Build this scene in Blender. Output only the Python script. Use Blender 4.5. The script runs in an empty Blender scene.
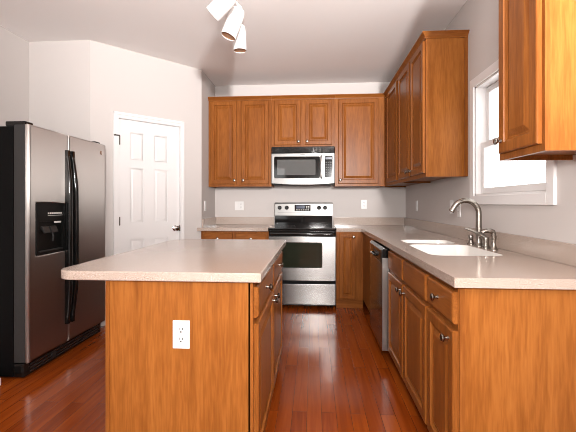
import bpy, bmesh, math, random
from mathutils import Vector, Matrix
random.seed(7)
PI = math.pi
S = bpy.context.scene
COL = S.collection

# ------------------------------------------------------------------ camera
cam_d = bpy.data.cameras.new('camera')
cam = bpy.data.objects.new('camera', cam_d)
COL.objects.link(cam)
cam.location = (0, 0, 1.1976)
cam.rotation_euler = (PI / 2, 0, 0.0694)
cam_d.sensor_width = 36
cam_d.lens = 369.89 / 576 * 36
cam_d.shift_y = -12.88 / 576
cam_d.clip_start = 0.05
S.camera = cam
# ------------------------------------------------------------------ world, lights, exposure
w = bpy.data.worlds.new('daylight')
S.world = w
w.use_nodes = True
w.node_tree.nodes['Background'].inputs[0].default_value = (1.0, 0.99, 0.98, 1)
w.node_tree.nodes['Background'].inputs[1].default_value = 2.6


def area(name, loc, aim, sx, sy, power, color=(1, 1, 1)):
    l = bpy.data.lights.new(name, 'AREA')
    l.shape = 'RECTANGLE'
    l.size, l.size_y, l.energy, l.color = sx, sy, power, color
    o = bpy.data.objects.new(name, l)
    COL.objects.link(o)
    o.location = loc
    o.rotation_euler = (Vector(aim) - Vector(loc)).to_track_quat('-Z', 'Y').to_euler()
    return o


area('camera_flash', (0.03, -0.08, 1.47), (-0.1, 4, 1.25), 0.20, 0.14, 42, (1.0, 0.97, 0.93))
area('side_fill', (-2.72, -0.9, 1.5), (0, 0.3, 1.4), 1.5, 1.3, 12, (1.0, 0.97, 0.95))  # added fill lamp; the left wall has no window here
area('rear_fill', (0.15, -2.3, 1.6), (0.0, 3, 1.25), 0.34, 0.26, 30, (1.0, 0.97, 0.94))  # added fill lamp behind the camera, for gentler falloff into the room
sp_d = bpy.data.lights.new('ceiling_fill', 'SPOT')  # added fill spot aimed upward to brighten the ceiling and upper walls
sp_d.energy, sp_d.spot_size, sp_d.spot_blend, sp_d.shadow_soft_size, sp_d.color = 1750, math.radians(88), 1.0, 0.12, (1.0, 0.97, 0.95)
sp = bpy.data.objects.new('ceiling_fill', sp_d)
COL.objects.link(sp)
sp.location = (0.80, -1.7, 1.95)
sp.rotation_euler = (Vector((0.2, 3.2, 4.15)) - sp.location).to_track_quat('-Z', 'Y').to_euler()

S.view_settings.view_transform = 'Standard'
S.view_settings.look = 'None'
S.view_settings.exposure = 0.42
S.view_settings.gamma = 1
S.view_settings.use_curve_mapping = False
S.cycles.filter_width = 0.95


# ------------------------------------------------------------------ materials
def lin(r, g, b):
    f = lambda c: (c / 255 / 12.92) if c / 255 <= 0.04045 else ((c / 255 + 0.055) / 1.055) ** 2.4
    return (f(r), f(g), f(b), 1)


def new_mat(name, color, rough=0.5, metal=0.0, **kw):
    m = bpy.data.materials.new(name)
    m.use_nodes = True
    p = m.node_tree.nodes['Principled BSDF']
    p.inputs['Base Color'].default_value = color
    p.inputs['Roughness'].default_value = rough
    p.inputs['Metallic'].default_value = metal
    for k, v in kw.items():
        p.inputs[k].default_value = v
    return m


def nd(m, t, **props):
    n = m.node_tree.nodes.new(t)
    for k, v in props.items():
        setattr(n, k, v)
    return n


def link(m, a, b):
    m.node_tree.links.new(a, b)


def ramp(m, stops):
    r = nd(m, 'ShaderNodeValToRGB')
    e = r.color_ramp.elements
    e[0].position, e[0].color = stops[0]
    e[1].position, e[1].color = stops[-1]
    for pos, c in stops[1:-1]:
        x = e.new(pos)
        x.color = c
    return r


def wood(name, axis='z', tint=1.0, rough=0.32, warm=1.0, stretch=1.0):
    """Stained maple: cloudy figure plus fine pores, running along one axis."""
    m = new_mat(name, (0.4, 0.15, 0.04, 1), rough)
    p = m.node_tree.nodes['Principled BSDF']
    tc = nd(m, 'ShaderNodeTexCoord')
    oi = nd(m, 'ShaderNodeObjectInfo')
    mul = nd(m, 'ShaderNodeVectorMath', operation='SCALE')
    mul.inputs[0].default_value = (13.1, 7.7, 5.3)
    link(m, oi.outputs['Random'], mul.inputs['Scale'])
    add = nd(m, 'ShaderNodeVectorMath', operation='ADD')
    link(m, tc.outputs['Object'], add.inputs[0])
    link(m, mul.outputs[0], add.inputs[1])

    def noise(across, along, detail, dist):
        mp = nd(m, 'ShaderNodeMapping')
        sc = [across] * 3
        sc['xyz'.index(axis)] = along
        mp.inputs['Scale'].default_value = sc
        link(m, add.outputs[0], mp.inputs['Vector'])
        n = nd(m, 'ShaderNodeTexNoise')
        n.inputs['Scale'].default_value = 1.0
        n.inputs['Detail'].default_value = detail
        n.inputs['Distortion'].default_value = dist
        link(m, mp.outputs[0], n.inputs['Vector'])
        return n
    n1 = noise(15, 1.5 * stretch, 6, 0.8)
    n2 = noise(120, 9.0, 3, 0.2)
    mx = nd(m, 'ShaderNodeMix', data_type='FLOAT')
    mx.inputs[0].default_value = 0.45
    link(m, n1.outputs[0], mx.inputs[2])
    link(m, n2.outputs[0], mx.inputs[3])
    t = tint
    r = ramp(m, [(0.30, (0.245 * t, 0.074 * t, 0.013 * t, 1)),
                 (0.47, (0.335 * t, 0.112 * t * warm, 0.020 * t, 1)),
                 (0.56, (0.40 * t, 0.142 * t * warm, 0.027 * t, 1)),
                 (0.72, (0.475 * t, 0.180 * t * warm, 0.037 * t, 1))])
    link(m, mx.outputs[0], r.inputs[0])
    link(m, r.outputs[0], p.inputs['Base Color'])
    p.inputs['Specular IOR Level'].default_value = 0.12
    b = nd(m, 'ShaderNodeBump')
    b.inputs['Strength'].default_value = 0.05
    b.inputs['Distance'].default_value = 0.002
    link(m, n2.outputs[0], b.inputs['Height'])
    link(m, b.outputs[0], p.inputs['Normal'])
    return m


WV = wood('maple_vertical_grain', 'z', 0.58, warm=0.93)
WX = wood('maple_grain_left_right', 'x', 0.58, warm=0.93)
WY = wood('maple_grain_front_back', 'y', 0.58, warm=0.93)
WPAN = wood('maple_veneer_panel', 'z', tint=0.67, warm=0.97, stretch=0.8)
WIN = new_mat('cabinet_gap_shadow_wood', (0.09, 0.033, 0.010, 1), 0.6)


def paint(name, color, rough=0.75, bump=0.06):
    m = new_mat(name, color, rough)
    n = nd(m, 'ShaderNodeTexNoise')
    n.inputs['Scale'].default_value = 260
    n.inputs['Detail'].default_value = 2
    tc = nd(m, 'ShaderNodeTexCoord')
    link(m, tc.outputs['Object'], n.inputs['Vector'])
    b = nd(m, 'ShaderNodeBump')
    b.inputs['Strength'].default_value = bump
    b.inputs['Distance'].default_value = 0.002
    link(m, n.outputs[0], b.inputs['Height'])
    link(m, b.outputs[0], m.node_tree.nodes['Principled BSDF'].inputs['Normal'])
    return m


PAINT = paint('greige_wall_paint', (0.50, 0.462, 0.444, 1))
CEIL = paint('ceiling_paint', (0.80, 0.765, 0.75, 1), 0.9)
WHITE = new_mat('white_semigloss_trim', (0.66, 0.64, 0.635, 1), 0.35)
PLATE = new_mat('white_plastic', (0.66, 0.65, 0.64, 1), 0.3)
DARKSLOT = new_mat('dark_slot', (0.02, 0.02, 0.02, 1), 0.6)

# counter: speckled beige solid surface
CTR = new_mat('speckled_beige_solid_surface', (0.55, 0.45, 0.38, 1), 0.16)
_p = CTR.node_tree.nodes['Principled BSDF']
tc = nd(CTR, 'ShaderNodeTexCoord')
n1 = nd(CTR, 'ShaderNodeTexNoise')
n1.inputs['Scale'].default_value = 210
n1.inputs['Detail'].default_value = 3
link(CTR, tc.outputs['Object'], n1.inputs['Vector'])
rr = ramp(CTR, [(0.30, (0.235, 0.178, 0.146, 1)), (0.43, (0.345, 0.272, 0.228, 1)), (0.57, (0.385, 0.307, 0.259, 1)), (0.72, (0.52, 0.44, 0.385, 1))])
link(CTR, n1.outputs[0], rr.inputs[0])
link(CTR, rr.outputs[0], _p.inputs['Base Color'])
_p.inputs['Specular IOR Level'].default_value = 0.6

# floor: cherry-stained boards running front to back
FLOOR = new_mat('cherry_hardwood_boards', (0.3, 0.08, 0.02, 1), 0.2)
_p = FLOOR.node_tree.nodes['Principled BSDF']
tc = nd(FLOOR, 'ShaderNodeTexCoord')
mp = nd(FLOOR, 'ShaderNodeMapping')
mp.inputs['Rotation'].default_value = (0, 0, PI / 2)
link(FLOOR, tc.outputs['Object'], mp.inputs['Vector'])
br = nd(FLOOR, 'ShaderNodeTexBrick')
br.offset = 0.37
br.offset_frequency = 2
br.inputs['Color1'].default_value = (0.0, 0.0, 0.0, 1)
br.inputs['Color2'].default_value = (1, 1, 1, 1)
br.inputs['Mortar'].default_value = (0.5, 0.5, 0.5, 1)
br.inputs['Scale'].default_value = 1
br.inputs['Mortar Size'].default_value = 0.0011
br.inputs['Mortar Smooth'].default_value = 0.2
br.inputs['Brick Width'].default_value = 0.95
br.inputs['Row Height'].default_value = 0.083
link(FLOOR, mp.outputs[0], br.inputs['Vector'])
gm = nd(FLOOR, 'ShaderNodeMapping')
gm.inputs['Scale'].default_value = (38, 1.7, 1)
sc = nd(FLOOR, 'ShaderNodeVectorMath', operation='SCALE')
link(FLOOR, br.outputs['Color'], sc.inputs[0])
sc.inputs['Scale'].default_value = 9.0
ad = nd(FLOOR, 'ShaderNodeVectorMath', operation='ADD')
link(FLOOR, tc.outputs['Object'], ad.inputs[0])
link(FLOOR, sc.outputs[0], ad.inputs[1])
link(FLOOR, ad.outputs[0], gm.inputs['Vector'])
gn = nd(FLOOR, 'ShaderNodeTexNoise')
gn.inputs['Scale'].default_value = 1.0
gn.inputs['Detail'].default_value = 5
gn.inputs['Distortion'].default_value = 0.6
link(FLOOR, gm.outputs[0], gn.inputs['Vector'])
mx = nd(FLOOR, 'ShaderNodeMix', data_type='FLOAT')
mx.inputs[0].default_value = 0.27
link(FLOOR, gn.outputs[0], mx.inputs[2])
link(FLOOR, br.outputs['Color'], mx.inputs[3])
fr = ramp(FLOOR, [(0.16, (0.125, 0.020, 0.0026, 1)), (0.45, (0.215, 0.038, 0.0042, 1)), (0.62, (0.27, 0.054, 0.006, 1)), (0.88, (0.31, 0.070, 0.008, 1))])
link(FLOOR, mx.outputs[0], fr.inputs[0])
dk = nd(FLOOR, 'ShaderNodeMix', data_type='RGBA')
link(FLOOR, br.outputs['Fac'], dk.inputs[0])
link(FLOOR, fr.outputs[0], dk.inputs[6])
dk.inputs[7].default_value = (0.06, 0.016, 0.005, 1)
link(FLOOR, dk.outputs[2], _p.inputs['Base Color'])
_p.inputs['Roughness'].default_value = 0.17
wv = nd(FLOOR, 'ShaderNodeTexNoise')
wv.inputs['Scale'].default_value = 14
link(FLOOR, tc.outputs['Object'], wv.inputs['Vector'])
hm = nd(FLOOR, 'ShaderNodeMath', operation='MULTIPLY_ADD')
link(FLOOR, br.outputs['Fac'], hm.inputs[0])
hm.inputs[1].default_value = -1.0
link(FLOOR, wv.outputs[0], hm.inputs[2])
bp = nd(FLOOR, 'ShaderNodeBump')
bp.inputs['Strength'].default_value = 0.16
bp.inputs['Distance'].default_value = 0.004
link(FLOOR, hm.outputs[0], bp.inputs['Height'])
link(FLOOR, bp.outputs[0], _p.inputs['Normal'])


def brushed(name, color, rough, axis, aniso=0.75):
    m = new_mat(name, color, rough, 1.0)
    p = m.node_tree.nodes['Principled BSDF']
    p.inputs['Anisotropic'].default_value = aniso
    tn = nd(m, 'ShaderNodeTangent', direction_type='RADIAL', axis='Z')
    link(m, tn.outputs[0], p.inputs['Tangent'])
    if axis == 'horizontal':
        p.inputs['Anisotropic Rotation'].default_value = 0.25
    tc = nd(m, 'ShaderNodeTexCoord')
    mp = nd(m, 'ShaderNodeMapping')
    mp.inputs['Scale'].default_value = (120, 120, 1) if axis == 'vertical' else (1, 1, 120)
    link(m, tc.outputs['Object'], mp.inputs['Vector'])
    n = nd(m, 'ShaderNodeTexNoise')
    n.inputs['Scale'].default_value = 1
    link(m, mp.outputs[0], n.inputs['Vector'])
    mr = nd(m, 'ShaderNodeMapRange')
    mr.inputs['To Min'].default_value = rough - 0.002
    mr.inputs['To Max'].default_value = rough + 0.002
    link(m, n.outputs[0], mr.inputs['Value'])
    link(m, mr.outputs[0], p.inputs['Coat Roughness'])
    return m


STEEL_F = brushed('stainless_fridge_vertical_brush', (0.40, 0.365, 0.345, 1), 0.38, 'vertical', 1.0)
STEEL = brushed('stainless_horizontal_brush', (0.235, 0.228, 0.222, 1), 0.27, 'horizontal')
STEEL_P = brushed('stainless_backguard', (0.20, 0.194, 0.188, 1), 0.40, 'horizontal', 0.4)
STEEL_L = new_mat('satin_stainless_trim', (0.40, 0.385, 0.37, 1), 0.30, 1.0)
STEEL_D = new_mat('dark_polished_stainless', (0.26, 0.25, 0.24, 1), 0.14, 1.0)
NICKEL = new_mat('brushed_nickel', (0.27, 0.243, 0.215, 1), 0.27, 1.0)
CHROME = new_mat('polished_nickel', (0.72, 0.69, 0.66, 1), 0.14, 1.0)
BLACK = new_mat('black_gloss_plastic', (0.005, 0.005, 0.005, 1), 0.07)
BLACKM = new_mat('black_textured_steel', (0.002, 0.002, 0.0022, 1), 0.45, 0, **{'Specular IOR Level': 0.12})
CHAR = new_mat('charcoal_plastic', (0.020, 0.0195, 0.0195, 1), 0.45)
DISPB = new_mat('black_satin_plastic', (0.004, 0.004, 0.004, 1), 0.35, 0, **{'Specular IOR Level': 0.25})
GLASSB = new_mat('black_ceramic_glass', (0.006, 0.006, 0.006, 1), 0.06)
OVENGL = new_mat('oven_window_glass', (0.016, 0.020, 0.013, 1), 0.08)
MWGL = new_mat('microwave_window_mesh', (0.10, 0.10, 0.098, 1), 0.025)
DISP = new_mat('blue_lcd_display', (0.012, 0.022, 0.06, 1), 0.15)
INK = new_mat('pale_printed_legend', (0.55, 0.54, 0.52, 1), 0.5)
SINK = new_mat('white_solid_surface_bowl', (0.64, 0.61, 0.58, 1), 0.16)
LAMPW = new_mat('white_enamel_lamp', (0.66, 0.64, 0.625, 1), 0.35)
BRONZE = new_mat('brown_baffle', (0.42, 0.235, 0.14, 1), 0.5)
BULB = new_mat('frosted_bulb', (0.8, 0.76, 0.7, 1), 0.3)
HINGE = new_mat('dark_bronze_hinge', (0.10, 0.085, 0.075, 1), 0.35, 0.9)

GLASS = bpy.data.materials.new('window_glass')
GLASS.use_nodes = True
nt = GLASS.node_tree
nt.nodes.clear()
o_ = nt.nodes.new('ShaderNodeOutputMaterial')
mxs = nt.nodes.new('ShaderNodeMixShader')
tr = nt.nodes.new('ShaderNodeBsdfTransparent')
gl = nt.nodes.new('ShaderNodeBsdfGlossy')
gl.inputs['Roughness'].default_value = 0.02
mxs.inputs[0].default_value = 0.05
nt.links.new(tr.outputs[0], mxs.inputs[1])
nt.links.new(gl.outputs[0], mxs.inputs[2])
nt.links.new(mxs.outputs[0], o_.inputs[0])


# ------------------------------------------------------------------ mesh helpers (all coordinates are world metres)
def wloc(o):
    v = Vector((0, 0, 0))
    while o is not None:
        v += o.location
        o = o.parent
    return v


class MB:
    def __init__(self, xf=None):
        self.b = bmesh.new()
        self.xf = xf

    def _merge(self, t):
        if self.xf:
            bmesh.ops.transform(t, matrix=self.xf, verts=t.verts)
        me = bpy.data.meshes.new('tmp')
        t.to_mesh(me)
        t.free()
        self.b.from_mesh(me)
        bpy.data.meshes.remove(me)

    def box(self, x0, x1, y0, y1, z0, z1, bev=0.0, seg=2):
        t = bmesh.new()
        bmesh.ops.create_cube(t, size=1)
        bmesh.ops.transform(t, matrix=Matrix.Translation(((x0 + x1) / 2, (y0 + y1) / 2, (z0 + z1) / 2)) @ Matrix.Diagonal((abs(x1 - x0), abs(y1 - y0), abs(z1 - z0), 1)), verts=t.verts)
        if bev > 0:
            bmesh.ops.bevel(t, geom=t.edges[:], offset=min(bev, 0.45 * min(abs(x1 - x0), abs(y1 - y0), abs(z1 - z0))), segments=seg, profile=0.5, affect='EDGES')
        self._merge(t)
        return self

    def prism(self, pts, d0, d1, axis='y', bev=0.0):
        """Extrude a closed outline; pts are the two remaining coordinates in xyz order."""
        t = bmesh.new()

        def P(a, b, d):
            return {'x': (d, a, b), 'y': (a, d, b), 'z': (a, b, d)}[axis]
        v0 = [t.verts.new(P(a, b, d0)) for a, b in pts]
        v1 = [t.verts.new(P(a, b, d1)) for a, b in pts]
        t.faces.new(v0)
        t.faces.new(v1[::-1])
        n = len(pts)
        for i in range(n):
            t.faces.new((v0[i], v0[(i + 1) % n], v1[(i + 1) % n], v1[i]))
        bmesh.ops.recalc_face_normals(t, faces=t.faces)
        if bev:
            ed = [e for e in t.edges if e.calc_face_angle(0) > 0.9]
            bmesh.ops.bevel(t, geom=ed, offset=bev, segments=2, profile=0.5, affect='EDGES')
        self._merge(t)
        return self

    def lathe(self, prof, base, axis, n=24, cap=True):
        """prof: (radius, distance) pairs along axis from base."""
        t = bmesh.new()
        ax = Vector(axis).normalized()
        u = ax.orthogonal().normalized()
        v = ax.cross(u)
        rings = []
        for r, d in prof:
            rings.append([t.verts.new(Vector(base) + ax * d + (u * math.cos(2 * PI * k / n) + v * math.sin(2 * PI * k / n)) * max(r, 1e-5)) for k in range(n)])
        for a, b in zip(rings, rings[1:]):
            for k in range(n):
                t.faces.new((a[k], a[(k + 1) % n], b[(k + 1) % n], b[k]))
        if cap:
            t.faces.new(rings[0][::-1])
            t.faces.new(rings[-1])
        bmesh.ops.recalc_face_normals(t, faces=t.faces)
        self._merge(t)
        return self

    def tube(self, pts, r, n=14, flat=1.0, side=None):
        """Swept tube; r is a number or one per point; flat squeezes it along `side`."""
        t = bmesh.new()
        pts = [Vector(p) for p in pts]
        rs = r if isinstance(r, (list, tuple)) else [r] * len(pts)
        rings = []
        up = None
        for i, p in enumerate(pts):
            d = (pts[min(i + 1, len(pts) - 1)] - pts[max(i - 1, 0)]).normalized()
            if side is not None:
                u = (Vector(side) - d * Vector(side).dot(d)).normalized()
            else:
                u = d.orthogonal().normalized() if up is None else (up - d * up.dot(d)).normalized()
            up = u
            v = d.cross(u)
            rings.append([t.verts.new(p + (u * math.cos(2 * PI * k / n) * flat + v * math.sin(2 * PI * k / n)) * rs[i]) for k in range(n)])
        for a, b in zip(rings, rings[1:]):
            for k in range(n):
                t.faces.new((a[k], a[(k + 1) % n], b[(k + 1) % n], b[k]))
        t.faces.new(rings[0][::-1])
        t.faces.new(rings[-1])
        bmesh.ops.recalc_face_normals(t, faces=t.faces)
        self._merge(t)
        return self

    def rings(self, org, U, V, N, wd, ht, prof):
        """Nested rectangles on a face: prof = (inset, height) pairs. Makes panelled doors."""
        t = bmesh.new()
        org, U, V, N = map(Vector, (org, U, V, N))
        rs = []
        for ins, h in prof:
            rs.append([t.verts.new(org + U * a + V * b + N * h) for a, b in ((ins, ins), (wd - ins, ins), (wd - ins, ht - ins), (ins, ht - ins))])
        t.faces.new(rs[0])
        for a, b in zip(rs, rs[1:]):
            for k in range(4):
                t.faces.new((a[k], a[(k + 1) % 4], b[(k + 1) % 4], b[k]))
        t.faces.new(rs[-1])
        bmesh.ops.recalc_face_normals(t, faces=t.faces)
        self._merge(t)
        return self

    def sheet(self, outer, holes, z0, z1, bev=0.0, res=4):
        """Flat slab from 2D outline with holes (through a filled curve)."""
        cu = bpy.data.curves.new('tmpc', 'CURVE')
        cu.dimensions = '2D'
        cu.fill_mode = 'BOTH'
        cu.extrude = (z1 - z0) / 2 - bev
        cu.bevel_depth = bev
        cu.bevel_resolution = 2
        cu.offset = -bev
        for pts in [outer] + holes:
            sp = cu.splines.new('POLY')
            sp.points.add(len(pts) - 1)
            for q, (a, b) in zip(sp.points, pts):
                q.co = (a, b, 0, 1)
            sp.use_cyclic_u = True
        ob = bpy.data.objects.new('tmpc', cu)
        COL.objects.link(ob)
        dg = bpy.context.evaluated_depsgraph_get()
        me = bpy.data.meshes.new_from_object(ob.evaluated_get(dg))
        bpy.data.objects.remove(ob)
        bpy.data.curves.remove(cu)
        t = bmesh.new()
        t.from_mesh(me)
        bpy.data.meshes.remove(me)
        bmesh.ops.remove_doubles(t, verts=t.verts, dist=1e-5)
        bmesh.ops.translate(t, vec=(0, 0, (z0 + z1) / 2), verts=t.verts)
        bmesh.ops.recalc_face_normals(t, faces=t.faces)
        self._merge(t)
        return self

    def build(self, name, mat, parent=None, angle=32):
        me = bpy.data.meshes.new(name)
        bm = self.b
        for f in bm.faces:
            f.smooth = True
        for e in bm.edges:
            if len(e.link_faces) != 2 or e.calc_face_angle(0) > math.radians(angle):
                e.smooth = False
        lo = Vector([min(v.co[i] for v in bm.verts) for i in range(3)])
        hi = Vector([max(v.co[i] for v in bm.verts) for i in range(3)])
        c = (lo + hi) / 2
        if parent is None:
            c.z = lo.z
        bmesh.ops.translate(bm, vec=-c, verts=bm.verts)
        bm.to_mesh(me)
        bm.free()
        me.materials.append(mat)
        o = bpy.data.objects.new(name, me)
        COL.objects.link(o)
        wn = o.modifiers.new('flat_faces', 'WEIGHTED_NORMAL')
        wn.keep_sharp = True
        wn.weight = 100
        o.location = c
        if parent is not None:
            o.location = c - wloc(parent)
            o.parent = parent
        return o


def tag(o, label, cat, group=None):
    o['label'], o['category'] = label, cat
    if group:
        o['group'] = group
    return o


def thing(name, label, cat, loc, group=None):
    o = bpy.data.objects.new(name, None)
    COL.objects.link(o)
    o.location = loc
    o.empty_display_size = 0.1
    return tag(o, label, cat, group)


def struct(o):
    o['kind'] = 'structure'
    return o


def rrect(x0, x1, y0, y1, r, n=6):
    if not isinstance(r, (list, tuple)):
        r = [r] * 4
    out = []
    for (cx, cy, a0), q in zip(((x0, y0, PI), (x1, y0, 1.5 * PI), (x1, y1, 0), (x0, y1, 0.5 * PI)), r):
        sx = 1 if cx == x0 else -1
        sy = 1 if cy == y0 else -1
        if q <= 0:
            out.append((cx, cy))
            continue
        for k in range(n + 1):
            a = a0 + 0.5 * PI * k / n
            out.append((cx + sx * q + q * math.cos(a), cy + sy * q + q * math.sin(a)))
    return out


# ------------------------------------------------------------------ the room
XL, XR, YB, ZC = -2.75, 1.179, 4.8486, 2.76
YREAR = -3.2
YN = 3.40            # wall behind the refrigerator niche
PA, PB = (-2.136, 3.40), (-1.31, 4.25)   # angled pantry wall
T = 0.12

struct(MB().box(XL - T, XR + T, YREAR - T, YB + T, -0.1, 0.0).build('floor', FLOOR))
struct(MB().box(XL - T, XR + T, YREAR - T, YB + T, ZC, ZC + 0.1).build('ceiling', CEIL))
struct(MB().box(PB[0] - T, XR + T, YB, YB + T, 0, ZC).build('wall_back', PAINT))
struct(MB().box(XL - T, XL, YREAR, YN + T, 0, ZC).build('wall_left', PAINT))
struct(MB().prism([(XL, YN), PA, (PA[0], YN + T), (XL, YN + T)], 0, ZC, 'z').build('wall_niche', PAINT))
struct(MB().box(PB[0] - T, PB[0], PB[1] + 0.0, YB, 0, ZC).build('wall_return', PAINT))

# right wall with window opening (built flat, then stood up)
W0, W1, WZ0, WZ1 = 1.945, 2.795, 1.250, 2.045
m = MB(Matrix(((0, 0, 1, 0), (1, 0, 0, 0), (0, 1, 0, 0), (0, 0, 0, 1))))
m.sheet([(YREAR, 0), (YB, 0), (YB, ZC), (YREAR, ZC)], [[(W0, WZ0), (W1, WZ0), (W1, WZ1), (W0, WZ1)]], XR, XR + T)
struct(m.build('wall_right', PAINT))
# rear wall behind the camera; its unseen opening is placed to let daylight in
m = MB()
m.box(XL, -2.65, YREAR - T, YREAR, 0, ZC).box(-0.95, XR, YREAR - T, YREAR, 0, ZC).box(-2.65, -0.95, YREAR - T, YREAR, 2.35, ZC)
struct(m.build('wall_rear', PAINT))

# angled wall, with opening for the pantry door; local u along wall, d into the room
du = Vector((PB[0] - PA[0], PB[1] - PA[1], 0))
LW = du.length
du.normalize()
dn = Vector((du.y, -du.x, 0))      # towards the room
AX = Matrix(((du.x, dn.x, 0, PA[0]), (du.y, dn.y, 0, PA[1]), (0, 0, 1, 0), (0, 0, 0, 1)))
D0, D1, DZ = 0.262, 0.920, 2.055
m = MB(AX)
m.box(0, D0, -T, 0, 0, ZC).box(D1, LW, -T, 0, 0, ZC).box(D0, D1, -T, 0, DZ, ZC)
struct(m.build('wall_pantry', PAINT))

# pantry door
door = bpy.data.objects.new('door_1', None)
COL.objects.link(door)
_c = AX @ Vector(((D0 + D1) / 2, 0, 0))
door.location = (_c.x, _c.y, 0)
struct(door)
m = MB(AX)
LY = -0.022     # face of the leaf
m.box(D0 + 0.004, D1 - 0.004, LY - 0.035, LY - 0.008, 0.008, DZ - 0.004)
# stiles and rails around six panels
cols = [(D0 + 0.004, 0.381), (0.522, 0.633), (0.785, D1 - 0.004)]
pcols = [(0.381, 0.522), (0.633, 0.785)]
prows = [(0.19, 0.822), (0.992, 1.588), (1.615 + 0.0, 1.928)]
prows = [(0.19, 0.822), (0.992, 1.560), (1.640, 1.928)]
for a, b in cols:
    m.box(a, b, LY - 0.009, LY, 0.008, DZ - 0.004)
zz = [0.008] + [v for r in prows for v in r] + [DZ - 0.004]
for a, b in pcols:
    for k in range(0, len(zz), 2):
        m.box(a, b, LY - 0.009, LY, zz[k], zz[k + 1])
    for z0, z1 in prows:
        m.rings((a, LY - 0.0085, z0), (1, 0, 0), (0, 0, 1), (0, 1, 0), b - a, z1 - z0, [(0.0, 0), (0.006, 0.0005), (0.012, 0.0005), (0.030, 0.006), (0.032, 0.006)])
leaf = m.build('leaf', WHITE, door)
m = MB(AX)
for (a, b, z0, z1) in ((D0 - 0.056, D0, 0, DZ + 0.056), (D1, D1 + 0.040, 0, DZ + 0.056), (D0, D1, DZ, DZ + 0.056)):
    m.box(a, b, 0, 0.012, z0, z1, 0.003)
    w_ = min(b - a, z1 - z0)
m.box(D0 - 0.056, D0 - 0.030, 0, 0.019, 0, DZ + 0.056, 0.004).box(D1 + 0.022, D1 + 0.042, 0, 0.019, 0, DZ + 0.056, 0.004).box(D0 - 0.056, D1 + 0.042, 0, 0.019, DZ + 0.030, DZ + 0.058, 0.004)
m.build('casing', WHITE, door)
m = MB(AX)
m.box(D0, D0 + 0.003, -T, 0, 0, DZ).box(D1 - 0.003, D1, -T, 0, 0, DZ).box(D0, D1, -T, 0, DZ - 0.003, DZ)
m.build('jamb', WHITE, door)
for hz in (1.83, 1.015, 0.25):
    m = MB(AX)
    m.lathe([(0.0055, 0), (0.007, 0.003), (0.007, 0.085), (0.0055, 0.088)], (D0 + 0.004, 0.002, hz - 0.044), (0, 0, 1), 12)
    m.box(D0 + 0.003, D0 + 0.016, LY - 0.002, -0.002, hz - 0.042, hz + 0.042)
    if hz > 1.5:
        m.tube([(D0 - 0.045, 0.030, hz + 0.045), (D0 + 0.006, 0.012, hz + 0.047)], 0.006, 8)
        m.lathe([(0.008, 0), (0.008, 0.02)], (D0 - 0.045, 0.018, hz + 0.045), (0, 1, 0), 10)
    m.build('hinge', HINGE, door)
m = MB(AX)
m.lathe([(0.030, 0), (0.030, 0.005), (0.016, 0.010), (0.011, 0.014), (0.011, 0.030), (0.018, 0.034), (0.027, 0.044), (0.029, 0.054), (0.025, 0.063), (0.012, 0.068)], (0.866, LY, 0.918), (0, 1, 0), 24)
m.build('knob', CHROME, door)
m = MB(AX)
m.box(D1 - 0.009, D1 + 0.006, -0.021, 0.001, 0.885, 0.950)
m.build('strike_plate', NICKEL, door)

# baseboards where they show
bh = 0.085
m = MB(AX)
m.box(0.0, D0 - 0.056, 0, 0.012, 0, bh, 0.003).box(D1 + 0.042, LW - 0.02, 0, 0.012, 0, bh, 0.003)
struct(m.build('baseboard_pantry', WHITE))
struct(MB().box(XL, XL + 0.012, YREAR, 2.30, 0, bh, 0.003).build('baseboard_left', WHITE))
struct(MB().box(XR - 0.012, XR, YREAR, 1.45, 0, bh, 0.003).build('baseboard_right', WHITE))
# low white base shoe ending beside the refrigerator's front corner
struct(MB().box(-2.735, -2.045, 2.275, 2.295, 0, 0.055, 0.009, 3).build('trim_1', WHITE))

# ------------------------------------------------------------------ window over the sink
win = bpy.data.objects.new('window_1', None)
COL.objects.link(win)
win.location = (XR, (W0 + W1) / 2, WZ0)
struct(win)
cw = 0.062
m = MB()
m.box(XR - 0.016, XR, W0 - cw, W0, WZ0 - cw, WZ1 + cw, 0.003).box(XR - 0.016, XR, W1, W1 + cw, WZ0 - cw, WZ1 + cw, 0.003)
m.box(XR - 0.016, XR, W0, W1, WZ0 - cw, WZ0, 0.003).box(XR - 0.016, XR, W0, W1, WZ1, WZ1 + cw, 0.003)
m.build('casing', WHITE, win)
m = MB()
m.box(XR, XR + T, W0, W0 + 0.012, WZ0, WZ1).box(XR, XR + T, W1 - 0.012, W1, WZ0, WZ1).box(XR, XR + T, W0, W1, WZ0, WZ0 + 0.012).box(XR, XR + T, W0, W1, WZ1 - 0.012, WZ1)
m.build('jamb', WHITE, win)


def sash(x, z0, z1, nm):
    a, b, s = W0 + 0.014, W1 - 0.014, 0.042
    q = MB()
    q.box(x, x + 0.03, a, a + s, z0, z1, 0.004).box(x, x + 0.03, b - s, b, z0, z1, 0.004)
    q.box(x, x + 0.03, a + s, b - s, z0, z0 + s, 0.004).box(x, x + 0.03, a + s, b - s, z1 - s, z1, 0.004)
    fr_ = q.build(nm, WHITE, win)
    MB().box(x + 0.012, x + 0.016, a + s, b - s, z0 + s, z1 - s).build('pane', GLASS, fr_)


zm = 1.615
sash(XR + 0.035, WZ0 + 0.014, zm + 0.02, 'lower_sash')
sash(XR + 0.07, zm - 0.02, WZ1 - 0.014, 'upper_sash')

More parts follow.
